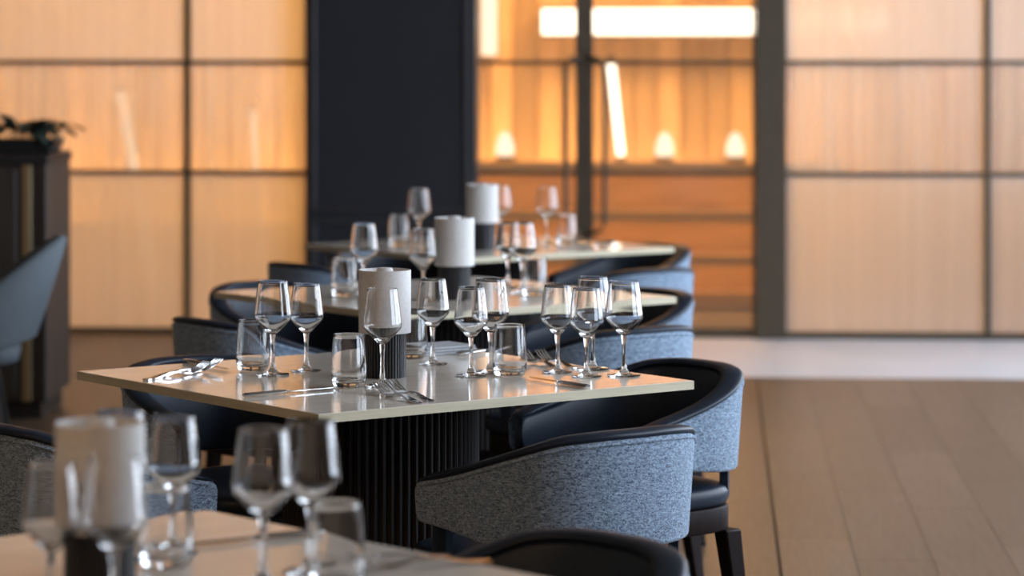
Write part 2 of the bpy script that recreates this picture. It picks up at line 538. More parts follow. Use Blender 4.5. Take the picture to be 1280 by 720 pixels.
# ------------------------------------------------------------------ the warm room behind the glass
rear = struct(obj('wall_rear', bx((U0, 2.5, -0.012), (U1, 2.6, ROOM_H)), M['batten'], None, RM), 'oak battened wall glowing behind the glass partition', 'wall')
bm = bmesh.new()
box(bm, (-0.064, -0.035, 0), (0.064, 0, ROOM_H))
bat_me = mesh_of('batten', finish(bm, 0.6, 0.004, 1), M['batten'])
nb = 62
for i in range(nb):
    u = U0 + 0.1 + (U1 - U0 - 0.2) * i / (nb - 1)
    link('batten', bat_me, rear, Matrix.Translation((u, 2.5 - 0.007 * ((i * 7) % 3), 0)))

# added ledge along the rear wall, its hidden strip brightens the battens
ledge = struct(obj('trim_1', bx((U0, 2.25, 0.32), (U1, 2.448, 0.36), 0.003), M['oak'], None, RM), 'added oak ledge along the rear wall with a hidden upward fill light', 'ledge')
obj('lip', bx((U0, 2.23, 0.32), (U1, 2.2495, 0.42), 0.003), M['oak'], ledge)
obj('light_strip', bx((U0 + 0.05, 2.27, 0.3602), (1.5, 2.31, 0.372)), M['led_fill'], ledge)  # fill strip added behind the lip to brighten the rear wall

# shelf unit seen through the doors, an amber light under each shelf
shelf = thing('oak_shelf_unit', 'long oak shelf unit with amber lights under its shelves behind the glass doors', 'shelf')
shelf.matrix_world = RM @ Matrix.Translation((0.35, 1.55, 0))
obj('back_panel', bx((-1.3, 0.30, 0.0), (1.3, 0.33, 0.80)), M['oak'], shelf)
obj('plinth', bx((-1.3, 0.06, 0.0), (1.3, 0.295, 0.09)), M['oak'], shelf)
for z in (0.80, 0.535, 0.297):
    bd = obj('shelf_board', bx((-1.3, 0.0205, z - 0.03), (1.3, 0.298, z), 0.003), M['oak'], shelf)
    obj('lip', bx((-1.3, 0.0, z - 0.056), (1.3, 0.02, z), 0.003), M['oak'], bd)
    obj('light_strip', bx((-1.28, 0.03, z - 0.040), (1.28, 0.05, z - 0.0302)), M['led_low'], shelf)
for u in (-1.335, 1.302):
    obj('side_panel', bx((u, 0.0, 0), (u + 0.033, 0.33, 0.80), 0.002), M['oak'], shelf)
# light band on the wall above
band = thing('bright_wall_band', 'long bright horizontal light band on the wall behind the glass doors', 'light')
band.matrix_world = RM @ Matrix.Translation((1.05, 2.30, 1.50))
obj('housing', bx((-1.06, 0.012, -0.02), (0.94, 0.10, 0.17), 0.004), M['oak'], band)
obj('diffuser', bx((-1.04, 0.0, 0.0), (0.92, 0.0118, 0.145), 0.003), M['led'], band)
reflection_panel = thing('bright_wall_band', 'short glowing panel for a vertical reflection just right of the navy pier', 'light')  # bright reflection stripe put in as a glowing panel
reflection_panel.matrix_world = RM @ Matrix.Translation((-0.29, 2.28, 1.38))
obj('housing', bx((-0.05, 0.012, -0.02), (0.05, 0.09, 0.60), 0.004), M['oak'], reflection_panel)
obj('diffuser', bx((-0.045, 0.0, 0.0), (0.045, 0.0118, 0.56), 0.003), M['led_soft'], reflection_panel)

def lean_tube(label, u, v, z0, z1, du, r, mat='led_soft'):
    t = thing('leaning_light_tube', label, 'light', group='leaning light tubes behind the glass')
    t.matrix_world = RM @ Matrix.Translation((u, v, z0))
    bm = bmesh.new()
    tube(bm, [(0, 0, 0.03), (-du * 0.5, 0, (z1 - z0) / 2), (-du, 0, z1 - z0 - 0.03)], r, 12)
    obj('tube', finish(bm, 0.9), M[mat], t)
    for q, zz in ((0, 0.0), (-du, z1 - z0 - 0.03)):
        bm = bmesh.new()
        tube(bm, [(q, 0, zz), (q, 0, zz + 0.03)], r * 1.15, 12)
        obj('end_cap', finish(bm, 0.9), M['bronze'], t)
    return t

lean_tube('slanting white light tube behind the right glass door', 0.48, 1.70, 0.8005, 1.38, 0.055, 0.022, 'led')
lean_tube('wide slanting light tube behind the leftmost column of fluted glass', -1.93, 0.9, 0.0, 1.22, 0.20, 0.026)
lean_tube('slim slanting light tube behind the fluted glass beside the navy pier', -1.36, 0.9, 0.0, 1.12, 0.07, 0.012)

def uplight(label, u, v, z):
    t = thing('uplight', label, 'light', group='small uplights on the oak shelf unit')
    t.matrix_world = RM @ Matrix.Translation((u, v, z))
    bm = bmesh.new()
    lathe(bm, [(0, 0), (0.050, 0), (0.055, 0.008), (0.058, 0.03), (0.053, 0.03), (0.050, 0.015), (0, 0.015)], 20)
    obj('cup', finish(bm, 0.7), M['brass'], t)
    bm = bmesh.new()
    lathe(bm, [(0, 0.017), (0.042, 0.022), (0.052, 0.055), (0.046, 0.10), (0.028, 0.145), (0, 0.165)], 20)
    obj('bulb', finish(bm, 1.2), M['led_soft'], t)
    return t
uplight('small glowing uplight under the middle of the right glass door', 0.72, 1.68, 0.8003)
uplight('small glowing uplight beside the bronze door jamb', 1.105, 1.68, 0.8003)
uplight('small glowing uplight behind the left glass door', -0.155, 1.68, 0.8003)

# ------------------------------------------------------------------ tables
TOP_Z, TOP_T, S = 0.74, 0.0175, 0.90
def slat_mesh():
    bm = bmesh.new()
    pr = [(-0.0066, 0), (-0.0055, -0.005), (0, -0.008), (0.0055, -0.005), (0.0066, 0), (0.0066, 0.004), (-0.0066, 0.004)]
    rings(bm, [[(x, y, z) for x, y in pr] for z in (0.05, TOP_Z - TOP_T - 0.012)])
    return mesh_of('slat', finish(bm, 0.9), M['black_slat'])
SLAT = slat_mesh()

def table(label, cx, cy, deg, slats):
    t = thing('dining_table', label, 'table', (cx, cy, 0), math.radians(deg), 'square dining tables in a row')
    bm = bmesh.new()
    box(bm, (-S / 2, -S / 2, TOP_Z - TOP_T + 0.001), (S / 2, S / 2, TOP_Z))
    top = obj('tabletop', finish(bm, 0.6, 0.0012, 1), M['top'], t)
    bm = bmesh.new()      # edge band: a thin square ring round the top
    e = 0.0015
    for a, b in (((-S / 2 - e, -S / 2 - e), (S / 2 + e, -S / 2)), ((-S / 2 - e, S / 2), (S / 2 + e, S / 2 + e)), ((-S / 2 - e, -S / 2), (-S / 2, S / 2)), ((S / 2, -S / 2), (S / 2 + e, S / 2))):
        box(bm, (a[0], a[1], TOP_Z - TOP_T), (b[0], b[1], TOP_Z - 0.0008))
    obj('edge_band', finish(bm), M['edge'], top)
    bm = bmesh.new()
    box(bm, (-0.3, -0.3, TOP_Z - TOP_T - 0.012), (0.3, 0.3, TOP_Z - TOP_T))
    obj('support_plate', finish(bm), M['black_metal'], t)
    bm = bmesh.new()
    if slats:
        lathe(bm, [(0, 0.012), (0.192, 0.012), (0.192, TOP_Z - TOP_T - 0.0125), (0, TOP_Z - TOP_T - 0.0125)], 48)
    else:
        n = 75
        ring = []
        for i in range(n):
            for r, da in ((0.192, 0.0), (0.1995, 0.3), (0.1995, 0.7)):
                ring.append((r, 2 * PI * (i + da) / n))
        rings(bm, [[(r * math.cos(a), r * math.sin(a), z) for r, a in ring] for z in (0.012, TOP_Z - TOP_T - 0.0125)])
    ped = obj('pedestal', finish(bm, 0.5), M['black_slat'], t)
    if slats:
        for i in range(75):
            a = 2 * PI * i / 75
            link('slat', SLAT, ped, Matrix.Rotation(a, 4, 'Z') @ Matrix.Translation((0, -0.1925, 0)))
    bm = bmesh.new()
    lathe(bm, [(0, 0), (0.27, 0), (0.27, 0.008), (0.262, 0.012), (0, 0.012)], 48)
    obj('base_plate', finish(bm, 0.6), M['black_metal'], t)
    return t
T = {0: (-0.473, 3.572, 42.0), 1: (-0.267, 5.952, 37.3), 2: (-0.189, 7.962, 37.3), 3: (-0.083, 9.965, 37.3)}
table('cream square table cut off by the lower left edge, nearest of the row', *T[0], False)
table('cream square table in sharp focus, second from the front of the row', *T[1], True)
table('cream square table just behind the one in focus, third from the front', *T[2], False)
table('cream square table nearest the navy pier, last of the row', *T[3], False)

# ------------------------------------------------------------------ tub chairs
def u_path(w, straight, depth, n=44, expo=2.35):
    """open U in plan from the left arm tip round the back to the right arm tip; local +y is the back"""
    pts = []
    r = depth - straight
    for i in range(6):
        pts.append(Vector((-w, straight * i / 6)))
    m = n - 12
    for i in range(m + 1):
        a = PI - PI * i / m
        c, s_ = math.cos(a), math.sin(a)
        pts.append(Vector((w * math.copysign(abs(c) ** (2 / expo), c), straight + r * abs(s_) ** (2 / expo))))
    for i in range(6):
        pts.append(Vector((w, straight * (5 - i) / 6)))
    # resample by arc length
    L = [0]
    for a, b in zip(pts[:-1], pts[1:]):
        L.append(L[-1] + (b - a).length)
    out = []
    ends = [0.0, 0.0012, 0.004, 0.008, 0.013, 0.019]
    ds = ends + [0.019 + (L[-1] - 0.038) * i / n for i in range(1, n)] + [L[-1] - e for e in reversed(ends)]
    n = len(ds) - 1
    for d in ds:
        k = 0
        while k < len(L) - 2 and L[k + 1] < d:
            k += 1
        f = (d - L[k]) / max(1e-9, L[k + 1] - L[k])
        out.append(pts[k].lerp(pts[k + 1], f))
    nor = []
    for i in range(n + 1):
        t = (out[min(i + 1, n)] - out[max(i - 1, 0)]).normalized()
        nor.append(Vector((-t.y, t.x)))
    return out, nor, L[-1], [d / L[-1] for d in ds]

def smooth01(x):
    x = max(0, min(1, x))
    return x * x * (3 - 2 * x)

def band_mesh(path, nor, L, sv, o0, o1, zb, zt, taper, round_r, edge_r, inset=0.0):
    """swept band between offsets o0 (outer) and o1 (inner), bottom zb(s) and top zt(s)"""
    n = len(path) - 1
    rs = []
    for i in range(n + 1):
        s = sv[i]
        d = min(s, 1 - s) * L + 1e-4
        b, t = zb(s), zt(s)
        if d < round_r:
            q = round_r - math.sqrt(max(0, round_r ** 2 - (round_r - d) ** 2))
            b, t = b + q, t - q
        p, nn = path[i], nor[i]
        e = edge_r
        prof = []
        for off, z in ((o0 - e, b), (o0 - e * 0.3, b + e * 0.3), (o0, b + e), (o0, b + (t - b) * 0.35), (o0, b + (t - b) * 0.7), (o0, t - e), (o0 - e * 0.3, t - e * 0.3), (o0 - e, t),
                       (o1 + e, t), (o1 + e * 0.3, t - e * 0.3), (o1, t - e), (o1, b + (t - b) * 0.5), (o1, b + e), (o1 + e * 0.3, b + e * 0.3), (o1 + e, b)):
            k = taper * (1 - (z - 0.5) / 0.24) if taper else 0
            q = p + nn * (off - k)
            prof.append((q.x, q.y, z))
        rs.append(prof)
    bm = bmesh.new()
    rings(bm, rs)
    return finish(bm, 1.1)

CW, CS, CD = 0.240, 0.15, 0.395
def tub_chair_parts(root):
    path, nor, L, sv = u_path(CW, CS, CD)
    zt = lambda s: 0.610 + 0.104 * (0.5 * min(1, min(s, 1 - s) / 0.34) + 0.5 * smooth01(min(s, 1 - s) / 0.46))
    zb = lambda s: 0.522 - 0.022 * smooth01(min(s, 1 - s) / 0.3)
    obj('backrest', band_mesh(path, nor, L, sv, 0.0, -0.020, zb, lambda s: zt(s) - 0.012, 0.016, 0.013, 0.006), M['fabric'], root)
    ipath = path
    obj('backrest_lining', band_mesh(path, nor, L, sv, -0.0202, -0.049, lambda s: zb(s) + 0.004, lambda s: zt(s) - 0.012, 0.016, 0.015, 0.008), M['leather'], root)
    # rolled leather rim lying on top of both
    rs = []
    n = len(path) - 1
    for i in range(n + 1):
        s = sv[i]
        d = min(s, 1 - s) * L
        rr = 0.013
        z = zt(s) - 0.0135 - (rr - math.sqrt(max(0, rr ** 2 - (rr - min(d, rr)) ** 2)))
        k = 0.016 * (1 - (z - 0.5) / 0.24)
        c = path[i] + nor[i] * (-0.0242 - k)
        hw = 0.0246 * min(1, 0.75 + d / 0.06)
        ring = []
        for a in range(12):
            t = 2 * PI * a / 12
            x = math.copysign(abs(math.cos(t)) ** 0.7, math.cos(t)) * hw
            zz = (math.sin(t) * 0.0085 + 0.0085) * min(1, 0.35 + d / 0.08)
            q = c + nor[i] * x
            ring.append((q.x, q.y, z + zz - 0.0002))
        rs.append(ring)
    bm = bmesh.new()
    rings(bm, rs)
    obj('top_rim', finish(bm, 1.2), M['leather'], root)
    # piping under the rim
    bm = bmesh.new()
    tube(bm, [(*(path[i] - nor[i] * (0.016 * (1 - (zt(sv[i]) - 0.52) / 0.24) + 0.0002)), zt(sv[i]) - 0.0185) for i in range(5, n - 4)], 0.0030, 6)
    obj('piping', finish(bm, 1.2), M['fabric'], root)
    # seat
    def slab(hw, yf, yb, z0, z1, er, expo=4.0, n=40):
        rs = []
        for off, z in ((er, z0), (er * 0.3, z0 + er * 0.3), (0, z0 + er), (0, z1 - er), (er * 0.3, z1 - er * 0.3), (er, z1), (er * 2.2, z1 + er * 0.25), (er * 5, z1 + er * 0.45)):
            ring = []
            for i in range(n):
                a = 2 * PI * i / n
                c, s_ = math.cos(a), math.sin(a)
                ring.append(((hw - off) * math.copysign(abs(c) ** (2 / expo), c), (yf + yb) / 2 + ((yb - yf) / 2 - off) * math.copysign(abs(s_) ** (2 / expo), s_), z))
            rs.append(ring)
        bm = bmesh.new()
        rings(bm, rs)
        return finish(bm, 1.0)
    obj('seat', slab(0.198, -0.13, 0.332, 0.424, 0.468, 0.014), M['leather'], root)
    obj('seat_frame', slab(0.194, -0.12, 0.334, 0.370, 0.4235, 0.004), M['darkwood'], root)
    # upholstered uprights carrying the backrest
    for a in (-0.80, -0.30, 0.30, 0.80):
        k = int((a + 1) / 2 * n)
        p = path[k] - nor[k] * 0.040
        tn = Vector((-nor[k].y, nor[k].x))
        rs = []
        for z in (0.44, 0.53):
            q = p - nor[k] * 0.004
            rs.append([(*(q + nor[k] * dx * 0.010 + tn * dy * 0.022), z) for dx, dy in ((-1, -0.8), (-0.8, -1), (0.8, -1), (1, -0.8), (1, 0.8), (0.8, 1), (-0.8, 1), (-1, 0.8))])
        bm = bmesh.new()
        rings(bm, rs)
        obj('upright', finish(bm, 0.8), M['leather'], root)
    # tapered, splayed legs
    for sx in (-1, 1):
        for y, dy in ((-0.085, -0.035), (0.295, 0.055)):
            rs = []
            for z, f in ((0.371, 0.0), (0.20, 0.4), (0.0, 1.0)):
                h = 0.022 - 0.009 * f
                x0, y0 = sx * (0.164 + 0.020 * f), y + dy * f
                rs.append([(x0 - h, y0 - h, z), (x0 + h, y0 - h, z), (x0 + h, y0 + h, z), (x0 - h, y0 + h, z)])
            bm = bmesh.new()
            rings(bm, rs)
            obj('leg', finish(bm, 0.6, 0.003, 1), M['darkwood'], root)

GRP = 'tub chairs round the cream tables'
chair0 = thing('tub_chair', '', 'chair', group=GRP)
tub_chair_parts(chair0)
first_chair = [True]
def put_chair(label, ti, side_deg, a, lat=0.0, turn=0.0):
    """side_deg: outward direction of the table side; a: arm tips this far out from the table edge"""
    cx, cy, deg = T[ti]
    ang = math.radians(side_deg)
    n = Vector((math.cos(ang), math.sin(ang)))
    t = Vector((-n.y, n.x))
    p = Vector((cx, cy)) + n * (S / 2 + a) + t * lat
    c = chair0 if first_chair[0] else copy_tree(chair0)
    first_chair[0] = False
    c.location = (p.x, p.y, 0)
    c.rotation_euler = (0, 0, ang - PI / 2 + math.radians(turn))
    c['label'] = label
    return c
NR, RB, LB, LN = -52.7, 37.3, 127.3, -142.7
put_chair('tub chair in sharp focus, its grey boucle back facing the viewer', 1, NR, 0.0, -0.006)
put_chair('tub chair with visible dark wooden legs, at the right corner of the table in focus', 1, RB, 0.05)
put_chair('tub chair with shadowed navy rim behind the left end of the table in focus', 1, LB, -0.04)
put_chair('tub chair partly hidden by the foreground lamp, left of the table in focus', 1, LN, 0.08)
put_chair('dark tub chair hump filling the bottom edge, right of the nearest table', 0, 42, 0.02)
put_chair('pale backed tub chair at the near right side of the third table', 2, NR, 0.06)
put_chair('tub chair with dark inside curving behind the right corner of the third table', 2, RB, -0.03)
put_chair('tub chair round the left corner of the third table, its rim above the tabletop', 2, LB, 0.14)
put_chair('shadowed tub chair left of the third table, its back above the focused table', 2, LN, -0.04)
put_chair('pale backed tub chair at the near right side of the last table', 3, NR, 0.09)
put_chair('tub chair behind the right corner of the last table', 3, RB, -0.02)
put_chair('dark tub chair at the far left side of the last table against the navy pier', 3, LB, -0.06)
put_chair('shadowed tub chair at the near left side of the last table', 3, LN, -0.01)

# slate shell chair by the service station
sc = thing('shell_chair', 'slate blue shell chair with slim legs in front of the dark service station', 'chair', (-1.925, 9.55, 0), math.radians(-90 + 8))
path, nor, L, sv = u_path(0.25, 0.10, 0.36)
rs = []
n = len(path) - 1
for i in range(n + 1):
    s = sv[i]
    k = smooth01(min(s, 1 - s) / 0.44)
    zt, zb = 0.53 + 0.265 * k, 0.42 + 0.05 * k
    p, nn = path[i], nor[i]
    ring = []
    for off, z in ((0, zb), (0.004, (zb + zt) / 2), (0.0, zt - 0.012), (-0.012, zt), (-0.030, zt), (-0.042, zt - 0.012), (-0.040, (zb + zt) / 2), (-0.040, zb)):
        lean = 0.10 * (z - 0.45) / 0.35 * k
        q = p + nn * off + Vector((0, lean * 1.1))
        ring.append((q.x, q.y, z))
    rs.append(ring)
bm = bmesh.new()
rings(bm, rs)
obj('shell', finish(bm, 1.1), M['slate_fabric'], sc)
rs = []
for off, z in ((0.03, 0.385), (0.006, 0.395), (0, 0.42), (0.006, 0.450), (0.03, 0.462), (0.09, 0.466)):
    rs.append([((0.212 - off) * math.copysign(abs(math.cos(a)) ** 0.5, math.cos(a)), 0.08 + (0.235 - off) * math.copysign(abs(math.sin(a)) ** 0.5, math.sin(a)), z) for a in [2 * PI * i / 36 for i in range(36)]])
bm = bmesh.new()
rings(bm, rs)
obj('seat', finish(bm, 1.1), M['slate_fabric'], sc)
for sx in (-1, 1):
    for y0, y1 in ((-0.08, -0.13), (0.22, 0.29)):
        bm = bmesh.new()
        tube(bm, [(sx * 0.15, y0, 0.39), (sx * 0.20, y1, 0.0)], [0.014, 0.009], 10)
        obj('leg', finish(bm, 1.0), M['black_metal'], sc)

# ------------------------------------------------------------------ service station with plants
st = thing('service_station', 'tall dark service station with a brass edge strip at the left', 'cabinet', (-2.47, 11.38, 0), 0)
obj('body', bx((-0.72, -0.26, 0.07), (0.70, 0.32, 0.97), 0.003), M['station'], st)
obj('plinth', bx((-0.68, -0.22, 0.0), (0.67, 0.30, 0.0695)), M['black_metal'], st)
obj('countertop', bx((-0.73, -0.275, 0.9705), (0.705, 0.325, 1.005), 0.003), M['black_metal'], st)
for u0, u1 in ((-0.70, -0.02), (0.0, 0.585)):
    d = obj('door', bx((u0, -0.278, 0.10), (u1, -0.2605, 0.955), 0.003), M['station'], st)
    bm = bmesh.new()
    hx = u1 - 0.04 if u0 < -0.1 else u0 + 0.04
    tube(bm, [(hx, -0.279, 0.60), (hx, -0.297, 0.605), (hx, -0.297, 0.745), (hx, -0.279, 0.75)], 0.005, 8)
    obj('handle', finish(bm, 1.0), M['brass'], d)
obj('edge_strip', bx((0.605, -0.272, 0.07), (0.640, -0.2605, 0.97), 0.002), M['brass'], st)
obj('edge_strip', bx((0.675, -0.272, 0.07), (0.699, -0.2605, 0.97), 0.002), M['station'], st)
pt = thing('trough_planter', 'dark trough of trailing green leaves on top of the service station', 'plant', (-2.32, 11.50, 1.0052), 0)
bm = bmesh.new()
rings(bm, [[(-0.55, -0.12, 0), (0.52, -0.12, 0), (0.52, 0.12, 0), (-0.55, 0.12, 0)], [(-0.57, -0.13, 0.055), (0.54, -0.13, 0.055), (0.54, 0.13, 0.055), (-0.57, 0.13, 0.055)]])
obj('trough', finish(bm, 0.6, 0.004, 1), M['black_metal'], pt)
def leaf_mesh(ln, wd, droop):
    bm = bmesh.new()
    rs = []
    for i in range(7):
        f = i / 6
        w = wd * math.sin(PI * min(1, 0.10 + 0.88 * f)) ** 0.8
        y = ln * (f - 0.12 * droop * f * f)
        z = ln * (0.55 * f - droop * f * f)
        rs.append([(-w, y, z + 0.15 * w), (0, y, z - 0.001), (w, y, z + 0.15 * w), (0, y, z + 0.002)])
    rings(bm, rs)
    return mesh_of('leaf', finish(bm, 1.0), M['leaf'])
leaves = [leaf_mesh(0.15, 0.030, 0.5), leaf_mesh(0.18, 0.026, 0.75), leaf_mesh(0.13, 0.032, 0.7)]
for i in range(64):
    u = -0.5 + 1.02 * ((i * 0.618) % 1)
    az = random.uniform(0, 2 * PI)
    if i % 4 == 0:
        u, az = random.uniform(0.36, 0.52), random.uniform(-PI * 0.85, -PI * 0.1)
    link('leaf', leaves[i % 3], pt, Matrix.Translation((u, random.uniform(-0.09, 0.09), 0.06 + random.uniform(0, 0.03))) @ Matrix.Rotation(az, 4, 'Z') @ Matrix.Rotation(random.uniform(-0.3, 0.5), 4, 'X'))
bm = bmesh.new()
tube(bm, [(0.28, 0, 0.05), (0.27, -0.01, 0.10), (0.22, -0.01, 0.125), (0.13, 0, 0.115)], [0.006, 0.010, 0.013, 0.006], 8)
obj('frond', finish(bm, 1.0), M['leaf'], pt)

# ------------------------------------------------------------------ wine glasses, tumblers
def spline(pts, n):
    out = []
    P = [Vector((*p, 0)) for p in pts]
    P = [2 * P[0] - P[1]] + P + [2 * P[-1] - P[-2]]
    for i in range(1, len(P) - 2):
        for k in range(n):
            t = k / n
            a, b, c, d = P[i - 1], P[i], P[i + 1], P[i + 2]
            q = 0.5 * ((2 * b) + (c - a) * t + (2 * a - 5 * b + 4 * c - d) * t * t + (3 * b - a - 3 * c + d) * t ** 3)
            out.append((max(0, q.x), q.y))
    out.append((P[-2].x, P[-2].y))
    return out

def wine_glass_meshes(h, rw):
    """h total height, rw widest radius: one watertight surface, split at stem ends into bowl, stem, foot"""
    r = rw
    wall = 0.0011
    outer = spline([(0.0058, 0.43 * h), (0.010, 0.448 * h), (0.55 * r, 0.505 * h), (0.93 * r, 0.585 * h), (r, 0.625 * h), (0.965 * r, 0.70 * h), (0.88 * r, 0.85 * h), (0.775 * r, h - 0.0008)], 5)
    inner = spline([(0.775 * r - wall, h - 0.0008), (0.88 * r - wall, 0.85 * h), (0.965 * r - wall, 0.70 * h), (r - wall, 0.63 * h), (0.90 * r, 0.590 * h), (0.5 * r, 0.517 * h), (0.2 * r, 0.478 * h), (0, 0.470 * h)], 5)
    rim = [(0.775 * r - wall * 0.25, h), (0.775 * r - wall * 0.75, h)]
    out = []
    for nm, prof in (('bowl', outer + rim + inner), ('stem', spline([(0.0080, 0.060 * h), (0.0056, 0.10 * h), (0.0042, 0.20 * h), (0.0042, 0.33 * h), (0.0058, 0.43 * h)], 4)),
                     ('foot', [(0, 0.0), (0.80 * r, 0.0), (0.88 * r, 0.0006), (0.895 * r, 0.0018), (0.86 * r, 0.0030), (0.5 * r, 0.012 * h * 1.2), (0.30 * r, 0.033 * h), (0.0080, 0.060 * h)])):
        bm = bmesh.new()
        lathe(bm, prof, 48)
        bmesh.ops.recalc_face_normals(bm, faces=bm.faces)
        if nm == 'stem':
            bm.faces.ensure_lookup_table()
            f = bm.faces[0]
            c = f.calc_center_median()
            if f.normal.x * c.x + f.normal.y * c.y < 0:
                bmesh.ops.reverse_faces(bm, faces=bm.faces)
        if nm in ('bowl', 'foot'):
            # outward: the face furthest from the axis must face away from it
            f = max(bm.faces, key=lambda q: q.calc_center_median().xy.length)
            c = f.calc_center_median()
            if nm == 'bowl' and f.normal.xy.dot(c.xy) < 0:
                bmesh.ops.reverse_faces(bm, faces=bm.faces)
            if nm == 'foot':
                g = min(bm.faces, key=lambda q: q.calc_center_median().z)
                if g.normal.z > 0:
                    bmesh.ops.reverse_faces(bm, faces=bm.faces)
        for f in bm.faces:
            f.smooth = True
        for e in bm.edges:
            e.smooth = len(e.link_faces) != 2 or e.calc_face_angle(0) < 1.0
        out.append((nm, mesh_of('wine_' + nm, bm, M['glass'])))
    return out
BIG = wine_glass_meshes(0.193, 0.0385)
SMALL = wine_glass_meshes(0.181, 0.0350)

def tumbler_mesh():
    h, r = 0.105, 0.0355
    outer = spline([(0.026, 0.0005), (0.031, 0.004), (0.0348, 0.018), (0.0352, 0.032), (0.0335, 0.065), (0.0305, h - 0.0008)], 5)
    inner = spline([(0.0292, h - 0.0008), (0.0320, 0.065), (0.0336, 0.034), (0.0325, 0.022), (0.026, 0.013), (0.012, 0.0105), (0, 0.010)], 5)
    bm = bmesh.new()
    lathe(bm, [(0, 0.0015), (0.018, 0.0012), (0.024, 0.0)] + outer + [(0.0302, h), (0.0296, h)] + inner, 48)
    bmesh.ops.recalc_face_normals(bm, faces=bm.faces)
    for f in bm.faces:
        f.smooth = True
    return mesh_of('tumbler', bm, M['glass'])
TUMBLER = tumbler_mesh()

def wine(label, x, y, big):
    t = thing('wine_glass', label, 'wine glass', (x, y, TOP_Z + 0.0003), 0, 'empty wine glasses on the tables')
    for nm, me in (BIG if big else SMALL):
        link(nm, me, t)
    return t
def tumbler(label, x, y):
    o = link('tumbler', TUMBLER)
    o.location = (x, y, TOP_Z + 0.0003)
    return tag(o, label, 'tumbler', 'water tumblers on the tables')

# table in focus
wine('tall wine glass left of the pair by the left tumbler on the focused table', -0.4885, 5.9629, True)
wine('smaller wine glass standing alone between left tumbler pair and lamp', -0.4251, 6.0376, False)
wine('tall wine glass in front of the white lamp on the focused table', -0.2558, 5.7632, True)
wine('wine glass just right of the white lamp, behind the forks', -0.1673, 6.1690, False)
wine('smaller front wine glass of the pair left of the middle tumbler', -0.0831, 5.9481, False)
wine('taller rear wine glass of the pair beside the middle tumbler', -0.0444, 6.0075, True)
wine('leftmost wine glass of the four at the right end of the focused table', 0.0938, 6.0075, False)
wine('front middle wine glass of the four at the right end of the focused table', 0.1512, 5.9335, False)
wine('rear middle wine glass of the four at the right end of the focused table', 0.1679, 6.0680, True)
wine('rightmost wine glass on the focused table, near its right corner', 0.2281, 5.9481, True)
tumbler('leftmost water tumbler on the focused table', -0.5366, 6.0452)
tumbler('water tumbler left of the lamp, nearest the front corner of the focused table', -0.3213, 5.7494)
tumbler('water tumbler right of the pair of glasses, middle of the focused table', -0.0049, 5.9481)
tumbler('water tumbler mostly hidden behind the lamp of the focused table', -0.2171, 6.2898)
# third table
wine('blurred wine glass at the left of the third table, above its tumbler', -0.4030, 7.9505, True)
wine('blurred wine glass left of the third table lamp', -0.2348, 7.7212, True)
wine('blurred wine glass in front of the third table lamp', -0.1710, 8.0033, False)
wine('left blurred wine glass of the pair right of the third table lamp', -0.0112, 8.1939, False)
wine('right blurred wine glass of the pair right of the third table lamp', 0.0285, 8.0033, True)
tumbler('blurred tumbler at the left of the third table', -0.4529, 7.8725)
tumbler('blurred tumbler at the right of the third table', 0.0606, 7.8984)
# last table
wine('blurred wine glass left on the last table against the navy pier', -0.3164, 9.9545, True)
wine('blurred wine glass in front of the last table lamp', -0.1017, 10.0375, False)
wine('blurred wine glass just right of the last table lamp', -0.0390, 10.1646, True)
wine('blurred wine glass furthest right on the last table', 0.1215, 10.0795, True)
tumbler('blurred tumbler left on the last table', -0.3845, 9.9545)
tumbler('blurred tumbler right on the last table', 0.1862, 9.9959)
# nearest table
wine('blurred wine glass furthest left in the foreground', -0.5365, 3.4000, False)
wine('blurred foreground wine glass in front of the large lamp', -0.4575, 3.3600, True)
wine('blurred foreground wine glass with its rim just above the large lamp', -0.5101, 3.8000, True)
wine('blurred foreground wine glass right of the large lamp above a tumbler', -0.4450, 3.8400, False)
wine('left blurred wine glass of the foreground pair in the middle', -0.3084, 3.6200, True)
wine('right blurred wine glass of the foreground pair in the middle', -0.2555, 3.7000, True)
tumbler('blurred foreground tumbler beside the large lamp', -0.4443, 3.7450)
tumbler('blurred foreground tumbler right of the glass pair', -0.2170, 3.6000)

# ------------------------------------------------------------------ table lamps
def lamp_meshes():
    out = []
    bm = bmesh.new()
    n = 42
    ring = []
    for i in range(n):
        for r, da in ((0.0405, 0.0), (0.0435, 0.25), (0.0435, 0.75)):
            ring.append((r, 2 * PI * (i + da) / n))
    rings(bm, [[(r * math.cos(a), r * math.sin(a), z) for r, a in ring] for z in (0.0, 0.096)])
    out.append(('fluted_base', mesh_of('fluted_base', finish(bm, 0.4), M['lampbase'])))
    bm = bmesh.new()
    lathe(bm, [(0.0515, 0.090), (0.0530, 0.0905), (0.0532, 0.216), (0.0528, 0.2175), (0.0515, 0.217), (0.0513, 0.0915), (0.0515, 0.090)], 48)
    out.append(('shade', mesh_of('shade', finish(bm, 0.8), M['shade'])))
    bm = bmesh.new()
    lathe(bm, [(0, 0.2062), (0.051, 0.2062), (0.051, 0.2085), (0, 0.2085)], 40)
    out.append(('diffuser', mesh_of('diffuser', finish(bm, 0.8), M['shade'])))
    bm = bmesh.new()
    lathe(bm, [(0, 0.0962), (0.012, 0.0962), (0.012, 0.206), (0, 0.206)], 20)
    out.append(('neck', mesh_of('neck', finish(bm, 0.8), M['lampbase'])))
    bm = bmesh.new()
    lathe(bm, [(0, 0.2087), (0.016, 0.2087), (0.017, 0.2165), (0.014, 0.2215), (0, 0.2225)], 24)
    out.append(('knob', mesh_of('knob', finish(bm, 0.8), M['shade'])))
    return out
LAMP = lamp_meshes()
